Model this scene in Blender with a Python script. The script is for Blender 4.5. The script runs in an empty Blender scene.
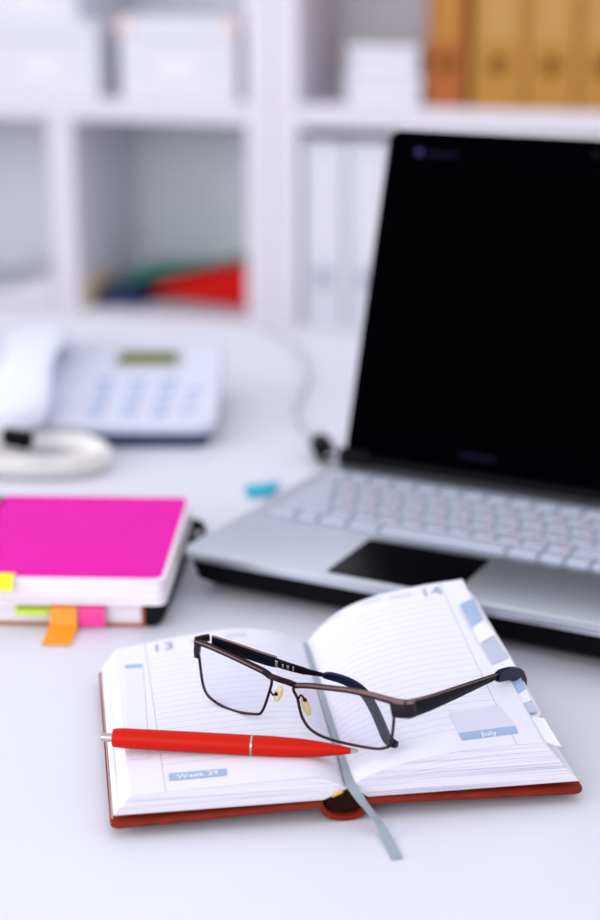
import bpy, bmesh, math, random
import numpy as np
from mathutils import Vector, Matrix

random.seed(7)
scene = bpy.context.scene
C = scene.collection

# ---------------------------------------------------------------- camera
F_PX, PITCH, YAW = 1636.0, math.radians(17.5), math.radians(15.0)
DESK, EYE = 0.74, 0.45                     # desk height, eye height above the desk
cam = bpy.data.cameras.new('camera')
cam_o = bpy.data.objects.new('camera', cam)
C.objects.link(cam_o)
cam_o.location = (0, 0, DESK + EYE)
cam_o.rotation_euler = (math.radians(90) - PITCH, 0, YAW)
cam.sensor_fit = 'VERTICAL'
cam.sensor_height = 36.0
cam.lens = F_PX / 920.0 * 36.0
cam.clip_start = 0.02
cam.dof.use_dof = True
cam.dof.focus_distance = 0.925
cam.dof.aperture_fstop = 3.0
scene.camera = cam_o

# ---------------------------------------------------------------- light
world = bpy.data.worlds.new('world')
scene.world = world
world.use_nodes = True
bg = world.node_tree.nodes['Background']
bg.inputs[0].default_value = (0.93, 0.935, 1.0, 1)
bg.inputs[1].default_value = 1.03
def window_lamp(loc, rz, w, energy):           # area lamp in a window opening: side light and added front fill
    l = bpy.data.lights.new('daylight_and_fill', 'AREA'); l.shape = 'RECTANGLE'
    l.size, l.size_y, l.energy, l.color = w, 1.5, energy, (1.0, 0.975, 0.965)
    o = bpy.data.objects.new('daylight_and_fill', l); C.objects.link(o)
    o.location = loc; o.rotation_euler = (math.radians(90), 0, math.radians(rz))
window_lamp((-2.80, -.2, 1.85), -90, 2.2, 38)
window_lamp((-.9, -1.57, 1.85), 0, 2.5, 31)  # added fill lamp behind the camera, brightens shelf insides and page fronts
scene.view_settings.view_transform = 'Standard'
scene.view_settings.look = 'None'
scene.view_settings.gamma = 1
scene.view_settings.use_curve_mapping = False
scene.view_settings.exposure = 0.10

# ---------------------------------------------------------------- geometry helpers
CY, SY = math.cos(YAW), math.sin(YAW)
FWD = np.array([0, math.cos(PITCH), -math.sin(PITCH)])
UPV = np.array([0, math.sin(PITCH), math.cos(PITCH)])
EYEP = np.array([0, 0, EYE])

def ray(x, y):                              # direction through a pixel, in the desk frame (x right, y ahead, z above the desk)
    return FWD + (x - 300) / F_PX * np.array([1, 0, 0]) - (y - 460) / F_PX * UPV
def on_z(x, y, z=0.0):
    r = ray(x, y); return EYEP + (z - EYE) / r[2] * r
def on_plane(x, y, p0, n):
    r = ray(x, y); n = np.asarray(n, float)
    return EYEP + (np.dot(np.asarray(p0) - EYEP, n) / np.dot(r, n)) * r
def proj(p):
    d = np.asarray(p) - EYEP
    return 300 + F_PX * d[..., 0] / (d @ FWD), 460 - F_PX * (d @ UPV) / (d @ FWD)
def W(p):                                   # desk frame -> world
    return Vector((p[0] * CY - p[1] * SY, p[0] * SY + p[1] * CY, (p[2] if len(p) > 2 else 0) + DESK))
def sr(r, g, b):
    f = lambda c: (c / 12.92 if c <= .04045 else ((c + .055) / 1.055) ** 2.4)
    return tuple(f(c / 255) for c in (r, g, b))

class Frame:                                # an object's own axes on the desk
    def __init__(s, o, deg):
        a = math.radians(deg); s.o = np.array([o[0], o[1], 0.0]); s.deg = deg
        s.x = np.array([math.cos(a), math.sin(a), 0]); s.y = np.array([-math.sin(a), math.cos(a), 0])
    def loc(s, p):
        d = np.asarray(p) - s.o; return np.array([d @ s.x, d @ s.y, d[2]])
    def out(s, p):
        return s.o + p[0] * s.x + p[1] * s.y + np.array([0, 0, p[2]])

def thing(name, label, cat, o=None, deg=0, group=None, world=None):
    e = bpy.data.objects.new(name, None); C.objects.link(e)
    e.empty_display_size = .02
    if world is not None:
        e.location = world; e.rotation_euler = (0, 0, math.radians(deg))
    else:
        e.location = W(o); e.rotation_euler = (0, 0, math.radians(deg) + YAW)
    e['label'] = label; e['category'] = cat
    if group: e['group'] = group
    return e

def obj(name, bm, m, parent=None, smooth=False, label=None):
    me = bpy.data.meshes.new(name)
    if isinstance(bm, tuple):
        me.from_pydata(*bm); me.update()
    else:
        bmesh.ops.recalc_face_normals(bm, faces=bm.faces)
        bm.to_mesh(me); bm.free()
    for mm in (m if isinstance(m, (list, tuple)) else [m]): me.materials.append(mm)
    if smooth:
        for p in me.polygons: p.use_smooth = True
        if smooth != 'all':
            me.set_sharp_from_angle(angle=math.radians(40))
    o = bpy.data.objects.new(name, me); C.objects.link(o)
    if parent is not None: o.parent = parent
    if label: o['label'] = label
    return o
def struct(name, bm, m, label, cat, smooth=False):
    o = obj(name, bm, m, None, smooth); o['kind'] = 'structure'; o['label'] = label; o['category'] = cat; return o
def tag(o, label, cat, group=None):
    o['label'] = label; o['category'] = cat
    if group: o['group'] = group
    return o

def box(bm, x0, x1, y0, y1, z0, z1, bev=0, seg=2, M=None):
    b = bmesh.new()
    vs = [b.verts.new((x, y, z)) for x in (x0, x1) for y in (y0, y1) for z in (z0, z1)]
    for f in ((0, 1, 3, 2), (4, 6, 7, 5), (0, 4, 5, 1), (2, 3, 7, 6), (0, 2, 6, 4), (1, 5, 7, 3)):
        b.faces.new([vs[i] for i in f])
    if bev: bmesh.ops.bevel(b, geom=b.edges[:], offset=bev, segments=seg, profile=.5, affect='EDGES')
    if M is not None: b.transform(M)
    merge(bm, b); return bm
def merge(bm, b):
    bmesh.ops.recalc_face_normals(b, faces=b.faces)
    me = bpy.data.meshes.new('tmp'); b.to_mesh(me); b.free(); bm.from_mesh(me); bpy.data.meshes.remove(me)
def B(*a, **k): return box(bmesh.new(), *a, **k)
def rr(x0, x1, y0, y1, r, n=6, rs=None):    # rounded rectangle outline, counter-clockwise
    rs = rs or (r, r, r, r); pts = []
    for (cx, cy, a0), q in zip(((x1, y0, -90), (x1, y1, 0), (x0, y1, 90), (x0, y0, 180)), rs):
        sx = -1 if cx == x1 else 1; sy = -1 if cy == y1 else 1
        for i in range(n + 1 if q else 1):
            a = math.radians(a0 + 90 * i / n)
            pts.append((cx + sx * q + q * math.cos(a), cy + sy * q + q * math.sin(a)) if q else (cx, cy))
    return pts
def prism(bm, outline, z0, z1, bev=0, M=None, seg=2):
    b = bmesh.new()
    lo = [b.verts.new((x, y, z0)) for x, y in outline]; hi = [b.verts.new((x, y, z1)) for x, y in outline]
    n = len(outline)
    top = b.faces.new(hi); bot = b.faces.new(lo[::-1])
    for i in range(n): b.faces.new((lo[i], lo[(i + 1) % n], hi[(i + 1) % n], hi[i]))
    if bev:
        bmesh.ops.bevel(b, geom=list(top.edges) + list(bot.edges), offset=bev, segments=seg, profile=.5, affect='EDGES')
    if M is not None: b.transform(M)
    merge(bm, b); return bm
def tube(bm, pts, r, n=8, closed=False, caps=True, sq=1.0):
    pts = [np.asarray(p, float) for p in pts]; m = len(pts)
    rr_ = r if hasattr(r, '__len__') else [r] * m
    T = []
    for i in range(m):
        a = pts[(i - 1) % m] if closed or i > 0 else pts[i]; c = pts[(i + 1) % m] if closed or i < m - 1 else pts[i]
        t = c - a; T.append(t / (np.linalg.norm(t) + 1e-12))
    u = np.cross(T[0], [0, 0, 1.0])
    if np.linalg.norm(u) < 1e-3: u = np.cross(T[0], [0, 1.0, 0])
    rings = []
    for i in range(m):
        u = u - T[i] * (u @ T[i]); u /= np.linalg.norm(u) + 1e-12; w = np.cross(T[i], u)
        rings.append([bm.verts.new(pts[i] + rr_[i] * (math.cos(2 * math.pi * k / n) * u + sq * math.sin(2 * math.pi * k / n) * w)) for k in range(n)])
    for i in range(m if closed else m - 1):
        a, b_ = rings[i], rings[(i + 1) % m]
        for k in range(n): bm.faces.new((a[k], a[(k + 1) % n], b_[(k + 1) % n], b_[k]))
    if caps and not closed:
        bm.faces.new(rings[0][::-1]); bm.faces.new(rings[-1])
    return bm
def catmull(pts, sub=6, closed=False):
    P = [np.asarray(p, float) for p in pts]; n = len(P); out = []
    for i in range(n if closed else n - 1):
        g = (lambda j: P[j % n]) if closed else (lambda j: P[min(max(j, 0), n - 1)])
        p0, p1, p2, p3 = g(i - 1), g(i), g(i + 1), g(i + 2)
        for k in range(sub):
            t = k / sub
            out.append(.5 * (2 * p1 + (p2 - p0) * t + (2 * p0 - 5 * p1 + 4 * p2 - p3) * t * t + (3 * p1 - p0 - 3 * p2 + p3) * t ** 3))
    if not closed: out.append(P[-1])
    return out
def lathe(bm, prof, n=24, M=None):          # profile of (radius, height) along +x
    b = bmesh.new(); rings = []
    for r, h in prof:
        rings.append([b.verts.new((h, r * math.cos(2 * math.pi * k / n), r * math.sin(2 * math.pi * k / n))) for k in range(n)])
    for a, c in zip(rings, rings[1:]):
        for k in range(n): b.faces.new((a[k], a[(k + 1) % n], c[(k + 1) % n], c[k]))
    b.faces.new(rings[0]); b.faces.new(rings[-1][::-1])
    if M is not None: b.transform(M)
    merge(bm, b); return bm
def ellipsoid(bm, c, rx, ry, rz, M=None):
    b = bmesh.new(); bmesh.ops.create_uvsphere(b, u_segments=16, v_segments=10, radius=1)
    b.transform(Matrix.Diagonal((rx, ry, rz, 1)))
    if M is not None: b.transform(M)
    b.transform(Matrix.Translation(Vector(c))); merge(bm, b); return bm
def strip(bm, pts, hs, th, up=(0, 0, 1), side=None):
    """a flat bar along pts: height hs along up, thickness th across"""
    rings = []; m = len(pts); up0 = np.asarray(up, float)
    for i, p in enumerate(pts):
        p = np.asarray(p, float)
        t = np.asarray(pts[min(i + 1, m - 1)], float) - np.asarray(pts[max(i - 1, 0)], float); t /= np.linalg.norm(t) + 1e-12
        s = np.asarray(side, float) if side is not None else np.cross(t, up0); s /= np.linalg.norm(s) + 1e-12
        w = np.cross(s, t); w /= np.linalg.norm(w) + 1e-12
        h = hs[i] / 2 if hasattr(hs, '__len__') else hs / 2; q = (th[i] if hasattr(th, '__len__') else th) / 2
        prof = [(-q, -h * .8), (-q * .6, -h), (q * .6, -h), (q, -h * .8), (q, h * .8), (q * .6, h), (-q * .6, h), (-q, h * .8)]
        rings.append([bm.verts.new(p + a * s + b * w) for a, b in prof])
    for a, c in zip(rings, rings[1:]):
        for k in range(8): bm.faces.new((a[k], a[(k + 1) % 8], c[(k + 1) % 8], c[k]))
    bm.faces.new(rings[0][::-1]); bm.faces.new(rings[-1])
    return bm

# ---------------------------------------------------------------- materials
def mat(name, col, rough=.5, metal=0, spec=.5, vary=0, vscale=30, bump=0, bscale=300, coat=0, col2=None, trans=0, sss=0):
    m = bpy.data.materials.new(name); m.use_nodes = True
    nt = m.node_tree; p = nt.nodes['Principled BSDF']
    p.inputs['Base Color'].default_value = (*col, 1)
    p.inputs['Roughness'].default_value = rough; p.inputs['Metallic'].default_value = metal
    p.inputs['Specular IOR Level'].default_value = spec
    p.inputs['Coat Weight'].default_value = coat
    p.inputs['Transmission Weight'].default_value = trans
    if vary or col2 or bump:
        tc = nt.nodes.new('ShaderNodeTexCoord')
    if vary or col2:
        n = nt.nodes.new('ShaderNodeTexNoise'); n.inputs['Scale'].default_value = vscale; n.inputs['Detail'].default_value = 4
        nt.links.new(tc.outputs['Object'], n.inputs['Vector'])
        r = nt.nodes.new('ShaderNodeValToRGB'); r.color_ramp.elements[0].position = .3; r.color_ramp.elements[1].position = .7
        a = tuple(c * (1 - vary) for c in col); b = col2 or tuple(min(1, c * (1 + vary)) for c in col)
        r.color_ramp.elements[0].color = (*a, 1); r.color_ramp.elements[1].color = (*b, 1)
        nt.links.new(n.outputs['Fac'], r.inputs['Fac']); nt.links.new(r.outputs['Color'], p.inputs['Base Color'])
    if bump:
        n2 = nt.nodes.new('ShaderNodeTexNoise'); n2.inputs['Scale'].default_value = bscale; n2.inputs['Detail'].default_value = 3
        nt.links.new(tc.outputs['Object'], n2.inputs['Vector'])
        bp = nt.nodes.new('ShaderNodeBump'); bp.inputs['Strength'].default_value = bump; bp.inputs['Distance'].default_value = .001
        nt.links.new(n2.outputs['Fac'], bp.inputs['Height']); nt.links.new(bp.outputs['Normal'], p.inputs['Normal'])
    return m

def clear_mat(name, tint, gloss=.08, rough=.02):
    m = bpy.data.materials.new(name); m.use_nodes = True; nt = m.node_tree; nt.nodes.clear()
    o = nt.nodes.new('ShaderNodeOutputMaterial'); mx = nt.nodes.new('ShaderNodeMixShader')
    t = nt.nodes.new('ShaderNodeBsdfTransparent'); t.inputs[0].default_value = (*tint, 1)
    g = nt.nodes.new('ShaderNodeBsdfGlossy'); g.inputs['Roughness'].default_value = rough
    mx.inputs[0].default_value = gloss
    nt.links.new(t.outputs[0], mx.inputs[1]); nt.links.new(g.outputs[0], mx.inputs[2]); nt.links.new(mx.outputs[0], o.inputs[0])
    return m

def edge_mat(name, col, dark, scale, axis=2):   # paper block edges: fine layered grain along z
    m = mat(name, col, .8, spec=.2); nt = m.node_tree; p = nt.nodes['Principled BSDF']
    tc = nt.nodes.new('ShaderNodeTexCoord'); mp = nt.nodes.new('ShaderNodeMapping')
    mp.inputs['Scale'].default_value = (6, 6, scale)
    n = nt.nodes.new('ShaderNodeTexNoise'); n.inputs['Scale'].default_value = 1; n.inputs['Detail'].default_value = 2
    r = nt.nodes.new('ShaderNodeValToRGB'); r.color_ramp.elements[0].position = .32; r.color_ramp.elements[1].position = .5
    r.color_ramp.elements[0].color = (*dark, 1); r.color_ramp.elements[1].color = (*col, 1)
    nt.links.new(tc.outputs['Object'], mp.inputs['Vector']); nt.links.new(mp.outputs[0], n.inputs['Vector'])
    nt.links.new(n.outputs['Fac'], r.inputs['Fac']); nt.links.new(r.outputs[0], p.inputs['Base Color'])
    return m

def ruled_mat(name, u_margin, v0, v1, pitch):   # printed ruled lines in page coordinates (UV in metres)
    m = mat(name, sr(223, 222, 237), .75, spec=.2); nt = m.node_tree; p = nt.nodes['Principled BSDF']
    uv = nt.nodes.new('ShaderNodeUVMap'); uv.uv_map = 'UVMap'
    sx = nt.nodes.new('ShaderNodeSeparateXYZ'); nt.links.new(uv.outputs[0], sx.inputs[0])
    def mth(op, a, b):
        n = nt.nodes.new('ShaderNodeMath'); n.operation = op
        for i, q in enumerate((a, b)):
            if isinstance(q, (int, float)): n.inputs[i].default_value = q
            else: nt.links.new(q, n.inputs[i])
        return n.outputs[0]
    u, v = sx.outputs[0], sx.outputs[1]
    ln = mth('LESS_THAN', mth('MODULO', v, pitch), .00042)
    ln = mth('MULTIPLY', ln, mth('GREATER_THAN', v, v0)); ln = mth('MULTIPLY', ln, mth('LESS_THAN', v, v1))
    ln = mth('MULTIPLY', ln, mth('LESS_THAN', u, u_margin)); ln = mth('MULTIPLY', ln, .5)
    vl = mth('LESS_THAN', mth('ABSOLUTE', mth('SUBTRACT', u, u_margin), 0), .00028)
    fac = mth('MAXIMUM', ln, mth('MULTIPLY', vl, .6))
    mx = nt.nodes.new('ShaderNodeMix'); mx.data_type = 'RGBA'
    mx.inputs['A'].default_value = (*sr(223, 222, 237), 1); mx.inputs['B'].default_value = (*sr(140, 148, 182), 1)
    nt.links.new(fac, mx.inputs['Factor']); nt.links.new(mx.outputs['Result'], p.inputs['Base Color'])
    return m

M = dict(
    desk=mat('desk_laminate', sr(216, 216, 229), .42, spec=.35, vary=.012, vscale=3),
    floor=mat('floor_vinyl', sr(196, 194, 196), .5, vary=.05, vscale=6),
    wall=mat('wall_paint', sr(232, 232, 238), .85, bump=.05),
    white_board=mat('white_melamine', sr(226, 223, 233), .45, spec=.35, vary=.01),
    back_board=mat('back_panel', sr(226, 229, 234), .7, vary=.02),
    steel=mat('painted_steel', sr(210, 212, 218), .4, metal=.2),
    leather=mat('red_brown_leather', sr(120, 31, 11), .55, spec=.2, vary=.18, vscale=120, bump=.25, bscale=900),
    hollow_shade=mat('shaded_hollow_lining', sr(38, 14, 9), .8, spec=.1, vary=.2, vscale=200),
    thread=mat('pale_thread', sr(214, 190, 180), .8),
    headband=mat('yellow_headband', sr(226, 170, 60), .7, vary=.2, vscale=600),
    paper=mat('white_paper', sr(232, 230, 241), .8, spec=.2),
    paper_edge=edge_mat('planner_page_edges', sr(228, 226, 237), sr(188, 187, 208), 900),
    print_blue=mat('pale_blue_print', sr(152, 176, 212), .6, spec=.3),
    print_lav=mat('pale_lavender_print', sr(208, 208, 227), .65, spec=.3),
    print_edge=mat('index_panel_print', sr(218, 218, 234), .65, spec=.2),
    print_grey=mat('grey_print', sr(160, 166, 188), .7, spec=.2),
    print_pale=mat('faint_grey_print', sr(204, 206, 222), .7, spec=.2),
    tab_blue=mat('blue_index_tab', sr(164, 186, 220), .25, spec=.5, coat=.3),
    tab_grey=mat('grey_index_tab', sr(186, 192, 214), .25, spec=.5, coat=.3),
    tab_white=mat('white_index_tab', sr(240, 240, 250), .25, spec=.5, coat=.3),
    ribbon=mat('grey_satin_ribbon', sr(146, 160, 172), .4, spec=.5, vary=.06, vscale=400),
    rim=mat('bronze_metal', sr(52, 28, 30), .25, metal=.9),
    rim_dark=mat('dark_gunmetal', sr(30, 22, 26), .3, metal=.6),
    rim_light=mat('brushed_rose_metal', sr(140, 108, 100), .3, metal=.85, vary=.1, vscale=500),
    temple=mat('black_acetate', sr(9, 7, 18), .3, spec=.05),
    tip=mat('dark_blue_acetate', sr(13, 15, 46), .2, spec=.12),
    silver=mat('bright_silver', sr(206, 204, 206), .25, metal=.9),
    lens=clear_mat('clear_lens', (.965, .968, .99), .05),
    pad=mat('cream_silicone', sr(236, 216, 158), .25, spec=.4, trans=.15),
    pen_red=mat('red_lacquer', sr(190, 20, 0), .4, spec=.15, vary=.02),
    chrome=mat('chrome', sr(190, 182, 176), .2, metal=.95),
    magenta=mat('magenta_card', sr(224, 22, 166), .6, spec=.08, vary=.02, vscale=40),
    nb_edge=edge_mat('notebook_page_edges', sr(240, 234, 240), sr(206, 198, 208), 420),
    nb_white=mat('white_card', sr(244, 240, 246), .5),
    brown=mat('tan_board', sr(170, 98, 50), .6, vary=.12, vscale=200),
    black_leather=mat('black_leather', sr(8, 8, 15), .5, spec=.15, bump=.2, bscale=700),
    wire=mat('black_wire', sr(30, 28, 34), .3, metal=.7),
    f_yellow=mat('yellow_flag', sr(250, 232, 20), .5), f_orange=mat('orange_flag', sr(252, 158, 36), .5),
    f_pink=mat('pink_flag', sr(250, 62, 160), .5), f_green=mat('green_flag', sr(196, 226, 60), .5),
    cyan=mat('cyan_paper', sr(0, 160, 188), .6),
    lap_silver=mat('laptop_silver', sr(206, 211, 221), .3, metal=.9, spec=.5, vary=.015, vscale=60),
    lap_black=mat('laptop_black_plastic', sr(4, 4, 8), .5, spec=.08),
    bezel=mat('glossy_black_bezel', sr(2, 2, 4), .3, spec=.0),
    screen=mat('black_screen', sr(2, 2, 3), .3, spec=.0),
    pad_black=mat('touchpad_black', sr(5, 5, 9), .25, spec=.08),
    key=mat('key_grey', sr(174, 179, 197), .5, spec=.35),
    key_bed=mat('key_bed', sr(142, 146, 166), .5),
    legend_red=mat('legend_red', sr(190, 90, 90), .6), legend_dark=mat('legend_dark', sr(70, 76, 100), .6),
    logo=mat('violet_mark', sr(60, 48, 100), .6, spec=0), logo_dim=mat('dim_mark', sr(26, 24, 42), .6, spec=0),
    phone=mat('phone_plastic', sr(208, 210, 228), .4, spec=.4), phone_hs=mat('handset_plastic', sr(222, 224, 240), .3, spec=.45),
    phone_gap_shade=mat('underside_gap_shade', sr(36, 46, 84), .5), phone_key=mat('phone_key', sr(172, 184, 212), .5),
    lcd=mat('lcd_olive', sr(96, 102, 26), .3), lcd_frame=mat('lcd_frame', sr(176, 178, 184), .4),
    cord=mat('coil_cord', sr(234, 232, 230), .45), black=mat('black_plastic', sr(4, 4, 7), .5, spec=.08),
    cable=mat('grey_cable', sr(190, 193, 200), .5),
    boxw=mat('white_box_card', sr(227, 226, 238), .7, spec=.2, vary=.01), box_corner=mat('peach_corner', sr(240, 214, 202), .6),
    box_pink=mat('blush_card', sr(238, 234, 240), .7), 
    amber=mat('amber_card', sr(182, 126, 40), .6, vary=.05, vscale=20), amber_pale=mat('amber_label', sr(192, 142, 68), .6),
    amber_dark=mat('orange_brown_card', sr(172, 92, 20), .6, vary=.08, vscale=20), hole=mat('dark_finger_ring', sr(128, 76, 18), .6, spec=.1),
    hole_grey=mat('grey_finger_ring', sr(158, 160, 184), .5),
    binder_white=mat('white_binder', sr(216, 217, 232), .5), 
    red=mat('red_folder', sr(204, 10, 2), .55, spec=.15), teal=mat('teal_folder', sr(10, 132, 112), .5), navy=mat('navy_folder', sr(24, 32, 92), .5),
    yellow=mat('pale_yellow_card', sr(226, 208, 148), .6), grey_fold=mat('grey_folder', sr(200, 203, 212), .6),
)

# ================================================================ THE ROOM
struct('floor', B(-3.2, 2.6, -1.6, 3.3, -.05, 0), M['floor'], 'pale grey floor under the desk', 'floor')
struct('wall_back', B(-3.2, 2.6, 3.1, 3.22, 0, 2.7), M['wall'], 'plain white wall behind the bookcases', 'wall')
bm = bmesh.new()
for a in ((-1.6, -1.35, 0, 2.7), (.95, 3.1, 0, 2.7), (-1.35, .95, 0, 1.05), (-1.35, .95, 2.65, 2.7)):
    box(bm, -2.95, -2.83, a[0], a[1], a[2], a[3])
struct('wall_left', bm, M['wall'], 'white side wall with the window opening', 'wall')
bm = bmesh.new()
for a in ((-1.35, -1.29, 1.05, 2.65), (.89, .95, 1.05, 2.65), (-1.29, .89, 1.05, 1.11), (-1.29, .89, 2.59, 2.65), (-.23, -.17, 1.11, 2.59)):
    box(bm, -2.93, -2.85, a[0], a[1], a[2], a[3], .004)
struct('window_1', bm, M['white_board'], 'white framed window in the side wall', 'window')

bm = bmesh.new()  # unseen wall and window, added to hold the front fill lamp
for a in ((-2.95, -2.2, 0, 2.7), (.4, 2.6, 0, 2.7), (-2.2, .4, 0, 1.05), (-2.2, .4, 2.65, 2.7)):
    box(bm, a[0], a[1], -1.72, -1.6, a[2], a[3])
struct('wall_fill', bm, M['wall'], 'unseen white wall added behind the viewer around the fill window', 'wall')
bm = bmesh.new()
for a in ((-2.2, -2.14, 1.05, 2.65), (.34, .4, 1.05, 2.65), (-2.14, .34, 1.05, 1.11), (-2.14, .34, 2.59, 2.65), (-.93, -.87, 1.11, 2.59)):
    box(bm, a[0], a[1], -1.70, -1.62, a[2], a[3], .004)
struct('window_fill', bm, M['white_board'], 'unseen wide white framed window added behind the viewer for fill light', 'window')

# desk
d = thing('desk', 'large white desk that carries the laptop and the planner', 'desk', world=(-.2, 1.0, 0))
obj('desktop', B(-1.25, 1.25, -.62, .885, DESK - .032, DESK, .002), M['desk'], d)
for x in (-1.15, 1.15):
    for y in (-.52, .79): obj('leg', B(x - .025, x + .025, y - .025, y + .025, 0, DESK - .0321, .003), M['steel'], d)
for y in (-.52, .79): obj('rail', B(-1.124, 1.124, y - .012, y + .012, DESK - .09, DESK - .0325, .002), M['steel'], d)

# ================================================================ BOOKCASES  (front plane Y = 2.70, desk-frame heights)
YS, YB = 2.70, 3.02
z_ = lambda h: h + DESK
def bookcase(label, x0, x1, shelves, dividers, t=.045):
    r = thing('bookcase', label, 'bookcase', world=(x0, YS, 0), group='white bookcases behind the desk')
    L = lambda bm: bm
    H = z_(.62)
    obj('side_panel', B(0, t, 0, YB - YS, 0, H, .002), M['white_board'], r)
    obj('side_panel', B(x1 - x0 - t, x1 - x0, 0, YB - YS, 0, H, .002), M['white_board'], r)
    obj('back_panel', B(t, x1 - x0 - t, YB - YS - .012, YB - YS, .05, H - .04), M['back_board'], r)
    obj('top_panel', B(0, x1 - x0, 0, YB - YS, H, H + .04, .002), M['white_board'], r)
    for a, b in shelves:
        obj('shelf', B(t, x1 - x0 - t, 0, YB - YS - .0125, a, b, .002), M['white_board'], r)
    for x, a, b in dividers:
        obj('divider', B(x - x0, x - x0 + .047, .002, YB - YS - .0125, a, b, .002), M['white_board'], r)
    return r
bookcase('white open bookcase holding two white boxes and a red folder', -1.66, -.7735,
         [(.06, .10), (z_(-.215), z_(-.183)), (z_(.158), z_(.194))], [(-1.184, z_(-.183) + .0004, z_(.158) - .0004), (-1.184, .1004, z_(-.215) - .0004)])
bookcase('white open bookcase holding amber binders above white binders', -.7725, .45,
         [(.06, .10), (z_(-.226), z_(-.19)), (z_(.155), z_(.193))], [(-.17, z_(-.19) + .0004, z_(.155) - .0004), (-.17, .1004, z_(-.226) - .0004)])

def lid_box(x0, x1, y0, y1, z, h, lid_h, label, corners=True, m='boxw', lid='boxw', band=None, name='storage_box'):
    r = thing(name, label, 'box', world=((x0 + x1) / 2, (y0 + y1) / 2, z))
    a, b = (x1 - x0) / 2, (y1 - y0) / 2
    obj('body', B(-a + .003, a - .003, -b + .003, b - .003, 0, h - lid_h, .002), M[m], r)
    obj('lid', B(-a, a, -b, b, h - lid_h + .0004, h, .003), M[lid], r)
    if corners:
        for sx in (-1, 1):
            c = bmesh.new(); x = sx * (a - .012)
            box(c, x - .012, x + .012, -b - .0016, -b - .0002, h - .026, h - .004, .0005)
            obj('corner_clip', c, M['box_corner'], r, label='small peach corner clip')
    obj('label_plate', B(-.035, .035, -b + .0012, -b + .0028, (h - lid_h) * .35, (h - lid_h) * .65, .0005), M[band or 'box_pink'], r)
    return r
zt = z_(.1944)
lid_box(-1.052, -.836, 2.715, 2.97, zt, .138, .034, 'white lidded box with peach corner clips, nearer the amber binders')
lid_box(-1.30, -1.088, 2.715, 2.97, zt, .128, .03, 'white lidded box at the far left with another box stacked on it', corners=False)
lid_box(-1.31, -1.13, 2.73, 2.95, zt + .1284, .09, .02, 'white box stacked on top of the leftmost lidded box', corners=False)
lid_box(-.652, -.521, 2.72, 2.88, z_(.1934), .05, .018, 'lower small white box beside the amber binders', corners=False)
lid_box(-.648, -.526, 2.722, 2.87, z_(.1938) + .05, .046, .018, 'upper small white box beside the amber binders', corners=False)

def ring_mesh(r0, r1, d, n=20):             # finger ring: short tube, axis -y
    return [(r1, 0), (r1, d), (r0, d), (r0, .0005)]
def binder(x0, x1, y0, z, h, depth, m, spine_m, ring_m, label, group, ring_h, lab=True):
    r = thing('ring_binder', label, 'binder', world=((x0 + x1) / 2, y0, z), group=group)
    a = (x1 - x0) / 2; t = .003
    obj('cover', B(-a, -a + t, .004, depth, 0, h, .001), M[m], r); obj('cover', B(a - t, a, .004, depth, 0, h, .001), M[m], r)
    obj('spine', B(-a, a, 0, .0038, 0, h, .0012), M[m], r)
    obj('paper_stack', B(-a + t + .002, a - t - .012, .02, depth - .008, .004, h - .012), M['paper'], r)
    if lab:
        obj('spine_label', B(-a + .014, a - .014, -.0008, -.0001, ring_h + .035, h - .03, .0002), M[spine_m], r)
    rg = bmesh.new(); lathe(rg, [(.009, -.001), (.0145, -.001), (.0145, .0022), (.009, .0022)], 24, Matrix.Translation((0, 0, ring_h)) @ Matrix.Rotation(math.radians(-90), 4, 'Z'))
    obj('finger_ring', rg, M[ring_m], r, True)
    return r
place = ['next to the small white boxes', 'second from the small white boxes', 'third from the small white boxes', 'fourth from the small white boxes', 'fifth from the small white boxes']
for i, (a, b) in enumerate(((-.513, -.449), (-.438, -.352), (-.349, -.268), (-.265, -.186))):
    binder(a, b, 2.715 + (.006 if i == 0 else 0), z_(.1934), .32, .27,
           'amber_dark' if i == 0 else 'amber', 'amber' if i == 0 else 'amber_pale', 'hole',
           'amber cardboard binder on the upper shelf, ' + place[i], 'amber binders on the upper shelf', .070)
for i, (a, b) in enumerate(((-.722, -.648), (-.644, -.572))):
    binder(a, b, 2.715, z_(-.1896), .325, .27, 'binder_white', 'boxw', 'hole_grey',
           'white ring binder with a grey finger ring, ' + ('against the bookcase side' if i == 0 else 'half hidden behind the laptop lid'), 'white binders on the lower shelf', .088)

# loose folders in the lower compartment
zf = z_(-.1826)
def slab(name, pts_top, pts_bot, y0, y1, m, label, cat='folder', world=None):
    """folder profile in x/z extruded along y, two boards and paper between"""
    return None
r = thing('document_folder', 'red folder lying wedge-shaped in the bookcase compartment', 'folder', world=(-.92, 2.79, zf))
def wedge(x0, x1, zl0, zr0, zl1, zr1, y0, y1, n=10, bow=0.0, d0=0.0, d1=0.0):   # d0, d1: drop of the underside and of the top towards the back, at the thick end
    bm = bmesh.new(); A = []
    for i in range(n + 1):
        t = i / n; x = x0 + (x1 - x0) * t; lo = zl0 + (zr0 - zl0) * t; hi = zl1 + (zr1 - zl1) * t + bow * math.sin(math.pi * t)
        A.append([bm.verts.new((x, y, z)) for y, z in ((y0, lo), (y1, lo - d0 * t), (y1, hi - d1 * t), (y0, hi))])
    for a, b in zip(A, A[1:]):
        for k in range(4): bm.faces.new((a[k], a[(k + 1) % 4], b[(k + 1) % 4], b[k]))
    bm.faces.new(A[0]); bm.faces.new(A[-1][::-1]); return bm
obj('cover', wedge(-.105, .092, .024, 0, .028, .004, 0, .2), M['red'], r)
obj('gusset', wedge(-.1, .088, .0282, .0042, .0300, .086, .004, .196, d1=.046), M['red'], r)
obj('flap', wedge(-.105, .092, .0304, .0865, .0345, .0915, 0, .2, d0=.046, d1=.047), M['red'], r)
r = thing('document_folder', 'thin teal folder sloping over the red folder', 'folder', world=(-.96, 2.795, zf))
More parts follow.
